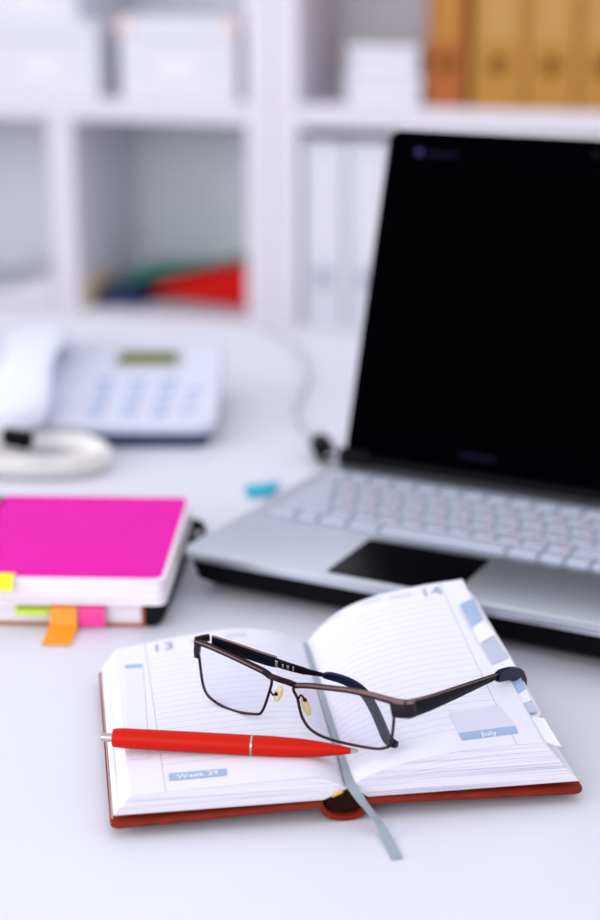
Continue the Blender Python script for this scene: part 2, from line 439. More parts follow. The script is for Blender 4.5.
obj('cover', wedge(-.130, .125, .0355, .0945, .0415, .0985, 0, .195, d0=.044, d1=.046), M['teal'], r)
obj('flap', wedge(-.130, .12, .0419, .0990, .0440, .1005, .004, .19, d0=.046, d1=.048), M['teal'], r)
r = thing('document_folder', 'dark navy folder at the thin end of the red folder', 'folder', world=(-1.085, 2.755, zf))
obj('cover', wedge(-.045, .045, 0, 0, .004, .004, 0, .19), M['navy'], r)
obj('paper_stack', wedge(-.04, .043, .0042, .0042, .020, .018, .004, .185), M['navy'], r)
obj('flap', wedge(-.045, .045, .0204, .0184, .0262, .0232, 0, .19), M['navy'], r)
r = thing('card_block', 'pale yellow card standing at the compartment divider', 'card', world=(-1.130, 2.735, zf))
obj('sheet', B(-.0045, -.0018, .0, .13, 0, .048, .0005), M['yellow'], r)
obj('sheet', B(-.0012, .0015, 0, .015, 0, .042, .0005), M['yellow'], r)
r = thing('document_folder', 'pale grey folder slumped in the leftmost compartment', 'folder', world=(-1.30, 2.74, zf))
obj('cover', wedge(-.12, .1, 0, 0, .004, .004, 0, .22), M['grey_fold'], r)
obj('paper_stack', wedge(-.115, .095, .0042, .0042, .012, .05, .004, .215, bow=-.008), M['paper'], r)
obj('flap', wedge(-.12, .1, .0125, .0505, .017, .057, 0, .22, bow=-.008), M['grey_fold'], r)

# ================================================================ LAPTOP
LO = on_z(185, 556, .034)
LO = LO + .010 * Frame(LO, -27).y
LF = Frame(LO, -27)
lap = thing('laptop', 'open silver laptop with a black screen and black touchpad', 'laptop', LO[:2], -27)
LW, LD, LZ = .372, .254, .034
base = bmesh.new(); prism(base, [(x + (.009 * y / LD if x < .1 else 0), y) for x, y in rr(-.010, LW, 0, LD, .009)], .0275, LZ, .0022)
bo = obj('palm_rest', base, M['lap_silver'], lap, True)
under = bmesh.new()
lo = [under.verts.new((x, y, .0045)) for x, y in rr(.000, LW - .014, .017, LD - .010, .012)]
md = [under.verts.new((x, y, .011)) for x, y in [(a + (.008 * b / LD if a < .1 else 0), b) for a, b in rr(-.005, LW - .006, .007, LD - .003, .011)]]
hi = [under.verts.new((x, y, .0274)) for x, y in [(a + (.008 * b / LD if a < .1 else 0), b) for a, b in rr(-.007, LW - .003, .003, LD - .002, .009)]]
for a, b in ((lo, md), (md, hi)):
    for i in range(len(a)): under.faces.new((a[i], a[(i + 1) % len(a)], b[(i + 1) % len(a)], b[i]))
under.faces.new(hi); under.faces.new(lo[::-1])
obj('underside', under, M['lap_black'], lap, True, 'black lower shell')
for x in (.03, LW - .03):
    for y in (.042, LD - .03):
        f = bmesh.new(); prism(f, [(x + .008 * math.cos(k * math.pi / 6), y + .008 * math.sin(k * math.pi / 6)) for k in range(12)], 0, .0046)
        obj('foot', f, M['black'], lap)
tp = bmesh.new(); prism(tp, rr(.103, .197, .008, .081, .003), LZ - .0005, LZ + .0004, .0002)
tpo = obj('touchpad', tp, M['pad_black'], lap)
bt = bmesh.new()
prism(bt, rr(.104, .1495, .0088, .022, .002), LZ + .0004, LZ + .0010, .0003); prism(bt, rr(.1505, .196, .0088, .022, .002), LZ + .0004, LZ + .0010, .0003)
obj('touchpad_button', bt, M['pad_black'], tpo)
bed = bmesh.new(); prism(bed, rr(.007, .362, .095, .220, .004), LZ - .0004, LZ + .0006, .0002)
kb = obj('keyboard', bed, M['key_bed'], lap)
kz = LZ + .0006
def keycap(w, h):
    bm = bmesh.new(); a = rr(-w / 2, w / 2, -h / 2, h / 2, .0015, 2); b = rr(-w / 2 + .0012, w / 2 - .0012, -h / 2 + .0012, h / 2 - .0012, .0015, 2)
    lo = [bm.verts.new((*p, 0)) for p in a]; hi = [bm.verts.new((*p, .0024)) for p in b]
    bm.faces.new(hi); n = len(a)
    for i in range(n): bm.faces.new((lo[i], lo[(i + 1) % n], hi[(i + 1) % n], hi[i]))
    bm.faces.new(lo[::-1])
    return bm
kmesh = {}
leg_mesh = {}
def key(x, y, w, h, legend=False):
    k = (round(w, 4), round(h, 4))
    if k not in kmesh:
        o = obj('key', keycap(w, h), M['key'], kb); kmesh[k] = o.data
    else:
        o = bpy.data.objects.new('key', kmesh[k]); C.objects.link(o); o.parent = kb
    o.location = (x, y, kz)
    if legend:
        if 'l' not in leg_mesh:
            bm = bmesh.new(); box(bm, -.0052, -.0018, .0012, .0048, .0024, .00255); n0 = len(bm.faces)
            box(bm, .0012, .0046, -.005, -.0014, .0024, .00255); bm.faces.ensure_lookup_table()
            for f in bm.faces[n0:]: f.material_index = 1
            q = obj('legend', bm, [M['legend_dark'], M['legend_red']], o); leg_mesh['l'] = q.data
        else:
            q = bpy.data.objects.new('legend', leg_mesh['l']); C.objects.link(q); q.parent = o
PT = .0192
KD = -.009
rows = [(.1145, .0168, [1.25, 1, 1.25, 1.35, 5.2, 1.25, 1, 1, 1.1]), (.1345, .0172, [2.25] + [1] * 10 + [2.15]), (.1543, .0172, [1.75] + [1] * 11 + [1.65]),
        (.1741, .0172, [1.45] + [1] * 12 + [.95]), (.1939, .0172, [.95] + [1] * 12 + [1.45]), (.2125, .0125, [1] * 14)]
for ri, (y, h, ws) in enumerate(rows):
    y += KD
    x = .009; tot = sum(ws); s = .277 / tot
    for i, w in enumerate(ws):
        key(x + w * s / 2, y, w * s - .0022, h, legend=(w == 1 and 1 <= ri <= 4))
        x += w * s
    for c in range(4):
        key(.2985 + c * .0172, y, .0150, h)
# lid, leaning back 18 degrees about the hinge
HV, HZ, LEAN, LH = .2425, .036, math.radians(18.0), .281
LM = Matrix.Translation((0, HV, HZ)) @ Matrix.Rotation(-LEAN, 4, 'X') @ Matrix.Rotation(math.radians(90), 4, 'X')   # (x, y) in the lid plane, z toward the viewer
lid = bmesh.new(); prism(lid, rr(.004, LW - .002, .003, LH, .010), -.008, -.0012, .002, LM); obj('lid_shell', lid, M['lap_silver'], lap, True)
bz = bmesh.new(); prism(bz, rr(.0052, LW - .0032, .004, LH - .001, .009), -.0012, .0012, .0006, LM); bzo = obj('bezel', bz, M['bezel'], lap, True, 'glossy black bezel')
sc = bmesh.new(); prism(sc, rr(.020, LW - .019, .032, LH - .028, .001), .0012, .0016, 0, LM); obj('screen', sc, M['screen'], lap)
lg = bmesh.new(); prism(lg, rr(.031, .037, LH - .0222, LH - .0165, .0012), .0013, .0016, 0, LM)
obj('logo', lg, M['logo'], bzo)
lg = bmesh.new()
for i in range(6): prism(lg, rr(.0405 + i * .0047, .0437 + i * .0047, LH - .0220, LH - .0180, .0008), .0013, .0016, 0, LM)
obj('logo_lettering', lg, M['logo_dim'], bzo)
lg = bmesh.new()
for i in range(7): prism(lg, rr(.107 + i * .0046, .1102 + i * .0046, .016, .0202, .0008), .0013, .0016, 0, LM)
obj('maker_lettering', lg, M['logo_dim'], bzo)
wc = bmesh.new(); prism(wc, [(.184 + .0025 * math.cos(k * math.pi / 6), LH - .013 + .0025 * math.sin(k * math.pi / 6)) for k in range(12)], .0013, .0017, 0, LM)
obj('webcam', wc, M['lap_black'], bzo)
for a, b in ((.002, .03), (LW - .033, LW + .001)):
    hb = bmesh.new(); tube(hb, [(a, HV + .001, HZ + .0035), (b, HV + .001, HZ + .0035)], .0072, 14); obj('hinge', hb, M['lap_black'], lap, True)
obj('hinge_bar', tube(bmesh.new(), [(.0302, HV + .001, HZ + .001), (LW - .0332, HV + .001, HZ + .001)], .0048, 10), M['lap_black'], lap, True)

# power cable behind the laptop
cp = [on_z(*q, .003) for q in [(262, 329), (290, 341), (308, 372), (300, 398), (296, 412), (304, 430)]]
pl = on_z(323, 448, .008)
o0 = cp[3]
r = thing('power_cable', 'thin grey cable with a black plug behind the laptop', 'cable', (pl[0], pl[1]), 0)
sub = lambda p: np.asarray(p) - np.array([pl[0], pl[1], 0])
cp[-1] = on_z(304, 430, .003)
pts = catmull([sub(p) for p in cp] + [sub(on_z(319, 441, .0105))], 8)
obj('cord', tube(bmesh.new(), pts, .0026, 8), M['cable'], r, True)
dirp = sub(LF.out((.012, .27, .012))); dirp = dirp / np.linalg.norm(dirp)
pa, pb = sub(on_z(319, 441, .0105)), sub(on_z(327, 455, .0105))
obj('plug', tube(bmesh.new(), [pa + (pb - pa) * t for t in (0, .06, .15, .85, .94, 1)], [.005, .0085, .0100, .0100, .0085, .005], 14), M['black'], r, True, 'black plug')
obj('lead', tube(bmesh.new(), catmull([pb, (pb + sub(LF.out((.03, .30, .012)))) / 2, sub(LF.out((.03, LD + .001, .012)))], 6), .0013, 8), M['cable'], r, True)

# cyan sticky note
q = [on_z(*p, .0002) for p in [(244, 487), (248, 498.5), (273, 498), (280, 486)]]
c0 = sum(q) / 4
bm = bmesh.new(); prism(bm, [(p - c0)[:2] for p in q], .0002, .0014, .0003)
for v in bm.verts: v.co.z += .004 * max(0.0, v.co.x + .004) / .02
r = thing('sticky_flag', 'small cyan sticky flag lying on the desk beside the laptop', 'sticky note', c0[:2], 0)
obj('sheet', bm, M['cyan'], r)

# ================================================================ TELEPHONE
PO = (-.181, 1.460)
ph = thing('telephone', 'white desk telephone with an olive display and corded handset', 'telephone', PO, 0)
PX0, PX1, PD = -.108, .104, .205
slope = math.atan2(.034, PD)
PM = Matrix.Translation((0, 0, .026)) @ Matrix.Rotation(slope, 4, 'X')
def ptop(px, py):                           # pixel -> (x, y) on the sloping top
    n = np.array([0, -math.sin(slope), math.cos(slope)]); p = on_plane(px, py, (PO[0], PO[1], .026), n)
    return p[0] - PO[0], (p[1] - PO[1]) / math.cos(slope)
body = bmesh.new()
o2 = rr(PX0, PX1, 0, PD, .018)
lo = [body.verts.new((x * .97, y * .97 + .004, .014)) for x, y in o2]
mid = [body.verts.new((PM @ Vector((x, y, -.004)))) for x, y in o2]
hi = [body.verts.new((PM @ Vector((x * .965, .003 + y * .965, .0)))) for x, y in o2]
n = len(o2)
for a, b in ((lo, mid), (mid, hi)):
    for i in range(n): body.faces.new((a[i], a[(i + 1) % n], b[(i + 1) % n], b[i]))
body.faces.new(hi); body.faces.new(lo[::-1])
obj('base', body, M['phone'], ph, True)
fb = bmesh.new(); prism(fb, rr(PX0 + .008, PX1 - .010, .007, PD - .01, .012), 0, .0139, .001); obj('shaded_foot_plate', fb, M['phone_gap_shade'], ph, label='foot plate coloured as the shaded gap under the base')  # dark blue plate paints the shade in the gap under the phone
(ax, ay), (bx_, by_) = ptop(119, 366), ptop(177, 353)
fr_ = bmesh.new(); prism(fr_, rr(ax - .006, bx_ + .006, ay - .006, by_ + .006, .003), -.0005, .0018, .0006, PM); fo = obj('display_frame', fr_, M['lcd_frame'], ph)
dd = bmesh.new(); prism(dd, rr(ax, bx_, ay, by_, .001), .0018, .0024, .0001, PM); obj('display', dd, M['lcd'], fo)
kp = None
for px in (96, 128, 158):
    for i in range(4):
        t = i / 3; x, y = ptop(px + 10 * t, 415 - 33 * t)
        b = bmesh.new(); prism(b, rr(-.0075, .0075, -.0048, .0048, .002, 3), -.0005, .003, .0006, PM @ Matrix.Translation((x, y, 0))); obj('keypad_button', b, M['phone_key'], ph, True)
for i in range(3):
    t = i / 2; x, y = ptop(186 + 8 * t, 413 - 22 * t)
    b = bmesh.new(); prism(b, rr(-.006, .006, -.0035, .0035, .002, 3), -.0005, .0025, .0006, PM @ Matrix.Translation((x, y, 0))); obj('function_button', b, M['phone_key'], ph, True)
# handset in its cradle
hs = thing('telephone_handset', 'white handset resting on the left of the telephone', 'handset', (PO[0] - .080, PO[1] - .012), 0)
HMt = Matrix.Translation((0, 0, .0235)) @ Matrix.Rotation(slope, 4, 'X')
hb = bmesh.new(); rings = []
prof = [(-.012, .012, .030, .020), (-.008, .023, .033, .021), (.01, .026, .034, .020), (.035, .026, .038, .018), (.06, .022, .044, .013), (.10, .021, .046, .012), (.14, .022, .044, .013), (.165, .026, .038, .018), (.19, .026, .034, .02), (.206, .022, .032, .02), (.212, .012, .03, .018)]
for y, w, zc, h in prof:
    ring = []
    for k in range(20):
        a = 2 * math.pi * k / 20; ca, sa = math.cos(a), math.sin(a)
        ex = math.copysign(abs(ca) ** .6, ca); ez = math.copysign(abs(sa) ** .6, sa)
        ring.append(hb.verts.new(HMt @ Vector((w * 1.15 * ex, y * .93, zc - .0165 + h * .55 * ez))))
    rings.append(ring)
for a, b in zip(rings, rings[1:]):
    for k in range(20): hb.faces.new((a[k], a[(k + 1) % 20], b[(k + 1) % 20], b[k]))
hb.faces.new(rings[0]); hb.faces.new(rings[-1][::-1])
obj('grip', hb, M['phone_hs'], hs, True)
for y0 in (.012, .175):
    e = bmesh.new(); prism(e, [(.018 * math.cos(k * math.pi / 10), y0 + .016 * math.sin(k * math.pi / 10)) for k in range(20)], .0042, .0085, .001, HMt)
    obj('earpiece', e, M['phone_hs'], hs, True)
# coiled cord
path = catmull([on_z(*q, z) for q, z in [((-30, 452), .0114), ((8, 445), .0114), ((45, 443), .0114), ((80, 444.5), .0114), ((101, 454), .0114), ((88, 463), .0114), ((50, 467), .0114), ((10, 466), .0114), ((-40, 464), .0114)]], 30)
seg = [0]
for a, b in zip(path, path[1:]): seg.append(seg[-1] + np.linalg.norm(b - a))
tot = seg[-1]; turns = int(tot / .0052); NP = turns * 10; hp = []
P_ = np.array(path); S_ = np.array(seg)
for i in range(NP):
    s = tot * i / (NP - 1); c = np.array([np.interp(s, S_, P_[:, k]) for k in range(3)])
    c2 = np.array([np.interp(min(s + .002, tot), S_, P_[:, k]) for k in range(3)]); c1 = np.array([np.interp(max(s - .002, 0), S_, P_[:, k]) for k in range(3)])
    t = c2 - c1; t /= np.linalg.norm(t) + 1e-12; sd = np.cross(t, [0, 0, 1]); sd /= np.linalg.norm(sd); w = np.cross(sd, t)
    a = 2 * math.pi * i / 10; hp.append(c + 0.0088 * (math.cos(a) * sd + math.sin(a) * w))
c0 = on_z(60, 455, 0)
r = thing('handset_cord', 'white coiled telephone cord looping in front of the telephone', 'cord', c0[:2], 0)
obj('coil', tube(bmesh.new(), [p - np.array([c0[0], c0[1], 0]) for p in hp], .0022, 6), M['cord'], r, 'all')
k0, k1 = on_z(4, 436, .028) - np.array([c0[0], c0[1], 0]), on_z(31, 441, .028) - np.array([c0[0], c0[1], 0])
obj('connector', strip(bmesh.new(), [k0, k0 + (k1 - k0) * .1, k0 + (k1 - k0) * .9, k1], [.010, .016, .016, .010], [.008, .013, .013, .008]), M['black'], r, True, 'black cord connector')

# ================================================================ NOTEBOOKS
NO = on_z(150, 627, 0)
NF = Frame(NO, -2.5)
nb = thing('leather_notebook', 'thick notebook with a black leather spine under the magenta notebook', 'notebook', NO[:2], -2.5)
NWd, ND = .19, .172
obj('cover', prism(bmesh.new(), rr(-NWd, -.001, -.001, ND, .003), 0, .0022, .0005), M['brown'], nb)
obj('page_block', B(-NWd + .004, -.006, .001, ND - .003, .0023, .0178), M['nb_edge'], nb)
obj('cover', prism(bmesh.new(), rr(-NWd, -.001, -.001, ND, .003), .0180, .0200, .0005), M['brown'], nb)
lin = bmesh.new()
prism(lin, rr(-.0058, -.0035, .0005, ND - .002, 0), .0023, .0178); obj('spine_lining', lin, M['brown'], nb, label='tan spine lining')
sp = bmesh.new(); rings = []
for y in (-.001, .004, .09, ND, ND + .005):
    e = .0008 if y in (-.001, ND + .005) else 0
    ring = [(-.0033, y, .0012 + e)]
    for k in range(13):
        a = math.radians(-90 + 180 * k / 12); ring.append((.0005 + (.0105 - e) * math.cos(a) * (1 + .45 * max(0, y) / ND), y, .0106 + (.0104 - e) * math.sin(a)))
    ring.append((-.0033, y, .0198 - e))
    rings.append([sp.verts.new(p) for p in ring])
for a, b in zip(rings, rings[1:]):
    for k in range(len(a)): sp.faces.new((a[k], a[(k + 1) % len(a)], b[(k + 1) % len(a)], b[k]))
sp.faces.new(rings[0][::-1]); sp.faces.new(rings[-1])
obj('spine', sp, M['black_leather'], nb, True, 'rounded black leather spine')
lp = catmull([(.008, .118, .016), (.020, .130, .015), (.024, .148, .0145), (.019, .164, .015), (.010, .168, .016)], 6)
obj('strap_loop', strip(bmesh.new(), lp, .009, .002), M['black_leather'], nb, True, 'black strap loop')
def flag(p0, pts, m, lab, par):             # sticky flag: ribbon of (px,py) profile points built as a bent strip
    x0, x1 = p0
    bm = bmesh.new(); rings = []
    for y, z in pts: rings.append([bm.verts.new((x, y + dy, z + dz)) for x, dy, dz in ((x0, 0, 0), (x1, 0, 0), (x1, 0, .0004), (x0, 0, .0004))])
    for a, b in zip(rings, rings[1:]):
        for k in range(4): bm.faces.new((a[k], a[(k + 1) % 4], b[(k + 1) % 4], b[k]))
    bm.faces.new(rings[0][::-1]); bm.faces.new(rings[-1])
    return obj('sticky_flag', bm, M[m], par, True, lab)
flag((-.068, -.0495), [(.03, .0160), (.0005, .0160), (-.0045, .0150), (-.0062, .011), (-.0066, .004), (-.0075, .0025)], 'f_orange', 'orange sticky flag', nb)
flag((-.0690, -.0490), [(-.0068, .0030), (-.012, .0018), (-.022, .001), (-.0355, .0008)], 'f_orange', 'orange sticky flag on the desk', nb)
flag((-.0482, -.0302), [(.03, .0155), (.0, .0155), (-.0035, .0145), (-.0050, .010), (-.0052, .0025), (-.0045, .0012)], 'f_pink', 'pink sticky flag', nb)
flag((-.092, -.069), [(.03, .0140), (-.001, .0140), (-.006, .0132), (-.0078, .0108)], 'f_green', 'green sticky flag', nb)

mn = thing('spiral_notebook', 'magenta spiral notebook lying on the black-spined notebook', 'notebook', NF.out((-.06, .07, 0))[:2] .tolist() + [.0202], -2.5)
sx, sy = -.06, .07
X0, X1, Y0, Y1 = -.137 - sx, .0125 - sx, -.0105 - sy, .162 - sy
obj('back_cover', prism(bmesh.new(), rr(X0, X1, Y0, Y1, .006), .0, .0012, .0003), M['nb_white'], mn)
obj('page_block', prism(bmesh.new(), rr(X0, X1 - .0008, Y0 + .0008, Y1 - .0008, .0055), .0013, .0176), M['nb_edge'], mn)
obj('cover_backing', prism(bmesh.new(), rr(X0, X1, Y0, Y1, .007), .0178, .0186, .0003), M['nb_white'], mn)
obj('cover', prism(bmesh.new(), rr(X0 + .002, X1 - .0032, Y0 + .0032, Y1 - .0015, .0055), .0187, .0196, .0003), M['magenta'], mn, label='magenta front cover')
for i in range(24):
    y = Y0 + .008 + i * (Y1 - Y0 - .016) / 23
    c = [(X0 + .001 + .0095 * math.cos(a), y, .0108 + .0098 * math.sin(a)) for a in [2 * math.pi * k / 18 for k in range(18)]]
    obj('spiral_ring', tube(bmesh.new(), c, .0008, 6, closed=True), M['wire'], mn, 'all')
flag((-.125 - sx, -.0905 - sx), [(Y0 + .006, .0197), (Y0 + .0005, .0197), (Y0 - .0026, .0188), (Y0 - .0055, .0165), (Y0 - .0070, .0120)], 'f_yellow', 'yellow sticky flag', mn)

# ================================================================ PLANNER
PZ = .0055
QO = on_z(346, 812, PZ)
QF = Frame(QO, 8.5); QF.o[2] = PZ
pln = thing('planner', 'open day planner with a red-brown cover lying in front of the laptop', 'planner', QO[:2].tolist() + [PZ], 8.5)
VT = .190                                   # page depth
def smooth_prof(pts):
    x, z = np.array(pts).T; xs = np.linspace(x.min(), x.max(), 400); o = np.argsort(x)
    zs = np.interp(xs, x[o], z[o]); k = np.hanning(61); k /= k.sum()
    zp = np.concatenate([2 * zs[0] - zs[30:0:-1], zs, 2 * zs[-1] - zs[-2:-32:-1]])
    return xs, np.convolve(zp, k, 'valid')
RF = smooth_prof([(3, 13), (12, 18.5), (25, 22.8), (37, 25.8), (63, 29.8), (97, 31), (128, 30.5)])
RB = smooth_prof([(5, 15), (13, 25), (22, 33.5), (35, 40), (52, 45.5), (82, 50.5), (128, 55)])
LFp = smooth_prof([(0, 12), (8, 18), (18, 20.5), (40, 19.8), (68, 18.8), (119, 17), (128, 16)])
LBp = smooth_prof([(-3, 14), (4, 18.5), (19, 25), (34, 27.6), (49, 28), (79, 24.5), (112, 19), (128, 17)])
Z0 = .0060
def surf(side, s, v, k=1.0):
    """point of leaf k (0 bottom .. 1 top) of one half; s 0 gutter .. 1 outer edge; v 0 front .. 1 back"""
    if side > 0:
        g = .0125 + (.0030 + .0034 * v - .0125) * k; U = .1305 + (.1095 - .1305) * k; f, b, pw = RF, RB, 1.35
    else:
        g = .0115 + (-.0018 - .0042 * v - .0115) * k; U = .1240 + (.1145 - .1240) * k; f, b, pw = LFp, LBp, 1.1
    u = g + (U - g) * s
    ut = (g if k == 1 else (.0035 if side > 0 else 0)) + (U - .0) * s * 1.0
    uu = 1000 * ((.0035 if side > 0 else 0) + (U - (.0035 if side > 0 else 0)) * s)
    zt_ = (1 - v ** pw) * np.interp(uu, *f) + v ** pw * np.interp(uu, *b)
    z = Z0 + (zt_ / 1000 - Z0) * k
    return np.array([side * u, .004 + v * (VT - .004), z])
def normal(side, s, v):
    a = surf(side, min(s + .01, 1), v) - surf(side, max(s - .01, 0), v); b = surf(side, s, min(v + .01, 1)) - surf(side, s, max(v - .01, 0))
    n = np.cross(a, b) * side; return n / np.linalg.norm(n)
S_POW = 1.6
sv = lambda i, n: (i / n) ** S_POW
def leaf(side, k, th, nu=40, nv=20, du=0.0):
    bm = bmesh.new(); uvl = bm.loops.layers.uv.new('UVMap'); top = []; bot = []; UV = {}
    for j in range(nv + 1):
        rt, rb = [], []
        for i in range(nu + 1):
            s = sv(i, nu) * (1 + du); p = surf(side, s, j / nv, k)
            a = bm.verts.new(p); b = bm.verts.new(p - np.array([0, 0, th])); rt.append(a); rb.append(b)
            UV[a] = UV[b] = (abs(p[0]), p[1])
        top.append(rt); bot.append(rb)
    for j in range(nv):
        for i in range(nu):
            bm.faces.new((top[j][i], top[j][i + 1], top[j + 1][i + 1], top[j + 1][i])); bm.faces.new((bot[j][i], bot[j + 1][i], bot[j + 1][i + 1], bot[j][i + 1]))
    for j in range(nv):
        bm.faces.new((top[j][0], top[j + 1][0], bot[j + 1][0], bot[j][0])); bm.faces.new((top[j][nu], bot[j][nu], bot[j + 1][nu], top[j + 1][nu]))
    for i in range(nu):
        bm.faces.new((top[0][i], bot[0][i], bot[0][i + 1], top[0][i + 1])); bm.faces.new((top[nv][i], top[nv][i + 1], bot[nv][i + 1], bot[nv][i]))
    for f in bm.faces:
        for l in f.loops: l[uvl].uv = UV[l.vert]
    return bm
def stack(side, ka, kb, nu=30, nv=12, nk=4):
    bm = bmesh.new(); V = {}
    def vt(i, j, k):
        if (i, j, k) not in V: V[(i, j, k)] = bm.verts.new(surf(side, sv(i, nu), j / nv, ka + (kb - ka) * k / nk))
        return V[(i, j, k)]
    for j in range(nv):
        for i in range(nu):
            for k in (0, nk): bm.faces.new((vt(i, j, k), vt(i + 1, j, k), vt(i + 1, j + 1, k), vt(i, j + 1, k)))
    for k in range(nk):
        for i in range(nu):
            for j in (0, nv): bm.faces.new((vt(i, j, k), vt(i + 1, j, k), vt(i + 1, j, k + 1), vt(i, j, k + 1)))
        for j in range(nv):
            for i in (0, nu): bm.faces.new((vt(i, j, k), vt(i, j + 1, k), vt(i, j + 1, k + 1), vt(i, j, k + 1)))
    return bm
# covers and spine
def cover(side):
    u0, u1 = .012, (.1325 if side > 0 else .1258)
    bm = bmesh.new(); prism(bm, rr(u0, u1, 0, .194, .004, 5, (.004, .004, .0, .0)), .0, .0024, .0008)
    for v in bm.verts:
        t = (v.co.x - u0) / (u1 - u0); v.co.z += .0002 + .0030 * max(0.0, 1 - t) ** 1.2
        v.co.x *= side
    return bm
for side in (-1, 1):
    c = obj('cover', cover(side), M['leather'], pln, True)
    st = bmesh.new()
    n = 60
    for i in range(n):
        y = .008 + i * .178 / (n - 1); x = side * .1246; box(st, x - .0005, x + .0005, y - .0009, y + .0009, .0024, .0030)
    if side < 0: obj('stitching', st, M['thread'], c)
    else:
        st.free()
sp = bmesh.new(); rings = []
for y in (0, .004, .1, .190, .194):
    outer = [(.0148 * math.sin(a), .0062 - .0115 * math.cos(a) ** .8) for a in [math.radians(-80 + 160 * k / 12) for k in range(13)]]
    inner = [(.0125 * math.sin(a), .0080 - .0105 * math.cos(a) ** .8) for a in [math.radians(80 - 160 * k / 12) for k in range(13)]]
    rings.append([sp.verts.new((x, y, z)) for x, z in outer + inner])
for a, b in zip(rings, rings[1:]):
    for k in range(len(a)): sp.faces.new((a[k], a[(k + 1) % len(a)], b[(k + 1) % len(a)], b[k]))
sp.faces.new(rings[0][::-1]); sp.faces.new(rings[-1])
obj('spine', sp, M['leather'], pln, True)
ln = bmesh.new(); rings = []
for y in (.0035, .189):
    rings.append([ln.verts.new((x, y, z)) for x, z in ((-.0112, .0062), (-.006, .0082), (.0015, .0118), (.0035, .0118), (.008, .0085), (.0122, .0062), (.0095, .0010), (.005, -.0024), (-.004, -.0024), (-.0088, .0010))])
for k in range(10): ln.faces.new((rings[0][k], rings[0][(k + 1) % 10], rings[1][(k + 1) % 10], rings[1][k]))
ln.faces.new(rings[0][::-1]); ln.faces.new(rings[1])
obj('spine_lining', ln, M['hollow_shade'], pln)  # fills the hollow spine, coloured dark for the shade inside
hbm = bmesh.new(); tube(hbm, [(-.0072, .0028, .0085), (-.004, .0026, .0100), (-.0012, .0028, .0112)], .0008, 8); obj('headband', hbm, M['headband'], pln, True, 'yellow headband')
# page blocks, loose leaves and the top pages
for a, b in ((0, .42), (.427, .80), (.81, .965)): obj('page_stack', stack(-1, a, b), M['paper_edge'], pln, True)
for a, b in ((0, .40), (.405, .56), (.567, .66), (.670, .78), (.786, .89), (.897, .98)): obj('page_stack', stack(1, a, b), M['paper_edge'], pln, True)
ML = ruled_mat('left_page_print', .096, .030, .170, .0066)
MR = ruled_mat('right_page_print', .0945, .026, .172, .0066)
pgL = obj('page', leaf(-1, 1.0, .0003), ML, pln, True, 'left page dated 13')
pgR = obj('page', leaf(1, 1.0, .0003), MR, pln, True, 'right page dated 14')

GRID = {}
for side in (-1, 1):
    ss = np.linspace(0, 1, 221); vv = np.linspace(0, 1, 261)
    P = np.array([[QF.out(surf(side, s, v)) for s in ss] for v in vv]); X, Y = proj(P); GRID[side] = (ss, vv, X, Y)
def page_at(side, px, py):
    ss, vv, X, Y = GRID[side]; i = np.argmin((X - px) ** 2 + (Y - py) ** 2); j, k = divmod(i, len(ss)); return ss[k], vv[j]
def on_page(side, u, y, lift):              # u metres from the gutter line, y metres from the front
    g = surf(side, 0, (y - .004) / (VT - .004)); e = surf(side, 1, (y - .004) / (VT - .004))
    s = (side * u - side * g[0]) / (side * e[0] - side * g[0]); v = (y - .004) / (VT - .004)
    s = min(max(s, 0), 1.0); v = min(max(v, 0), 1)
    return surf(side, s, v) + lift * normal(side, s, v)
def page_uv(side, px, py):
    s, v = page_at(side, px, py); p = surf(side, s, v); return p[0], p[1]
def print_patch(side, corners, m, par, lift=.00025, name='printed_box', n=8, uv=False):
    """flat print: quad of pixels (front-left, front-right, back-right, back-left) mapped on the page"""
    q = corners if uv else [page_uv(side, *c) for c in corners]; q = [np.array(c) for c in q]
    bm = bmesh.new(); g = []
    for j in range(n + 1):
        b = j / n; row = []
        for i in range(n + 1):
            a = i / n; p = (1 - a) * (1 - b) * q[0] + a * (1 - b) * q[1] + a * b * q[2] + (1 - a) * b * q[3]
            row.append(bm.verts.new(on_page(side, p[0], p[1], lift)))
        g.append(row)
    for j in range(n):
        for i in range(n): bm.faces.new((g[j][i], g[j][i + 1], g[j + 1][i + 1], g[j + 1][i]))
    return obj(name, bm, M[m], par, True)
def print_text(side, txt, px, py, size, m, par, lift=.0004, bold=.0):
    cu = bpy.data.curves.new('text', 'FONT'); cu.body = txt; cu.size = 1; cu.align_x = 'CENTER'; cu.align_y = 'CENTER'; cu.offset = bold; cu.resolution_u = 3
    o = bpy.data.objects.new('text', cu); C.objects.link(o); bpy.context.view_layer.update()
    me = o.evaluated_get(bpy.context.evaluated_depsgraph_get()).to_mesh()
    u0, y0 = page_uv(side, px, py)
    V = [tuple(on_page(side, u0 + v.co.x * size, y0 + v.co.y * size, lift)) for v in me.vertices]; Fc = [tuple(p.vertices) for p in me.polygons]
    o.to_mesh_clear(); bpy.data.objects.remove(o); bpy.data.curves.remove(cu)
    return obj('printed_text', (V, [], Fc), M[m], par)
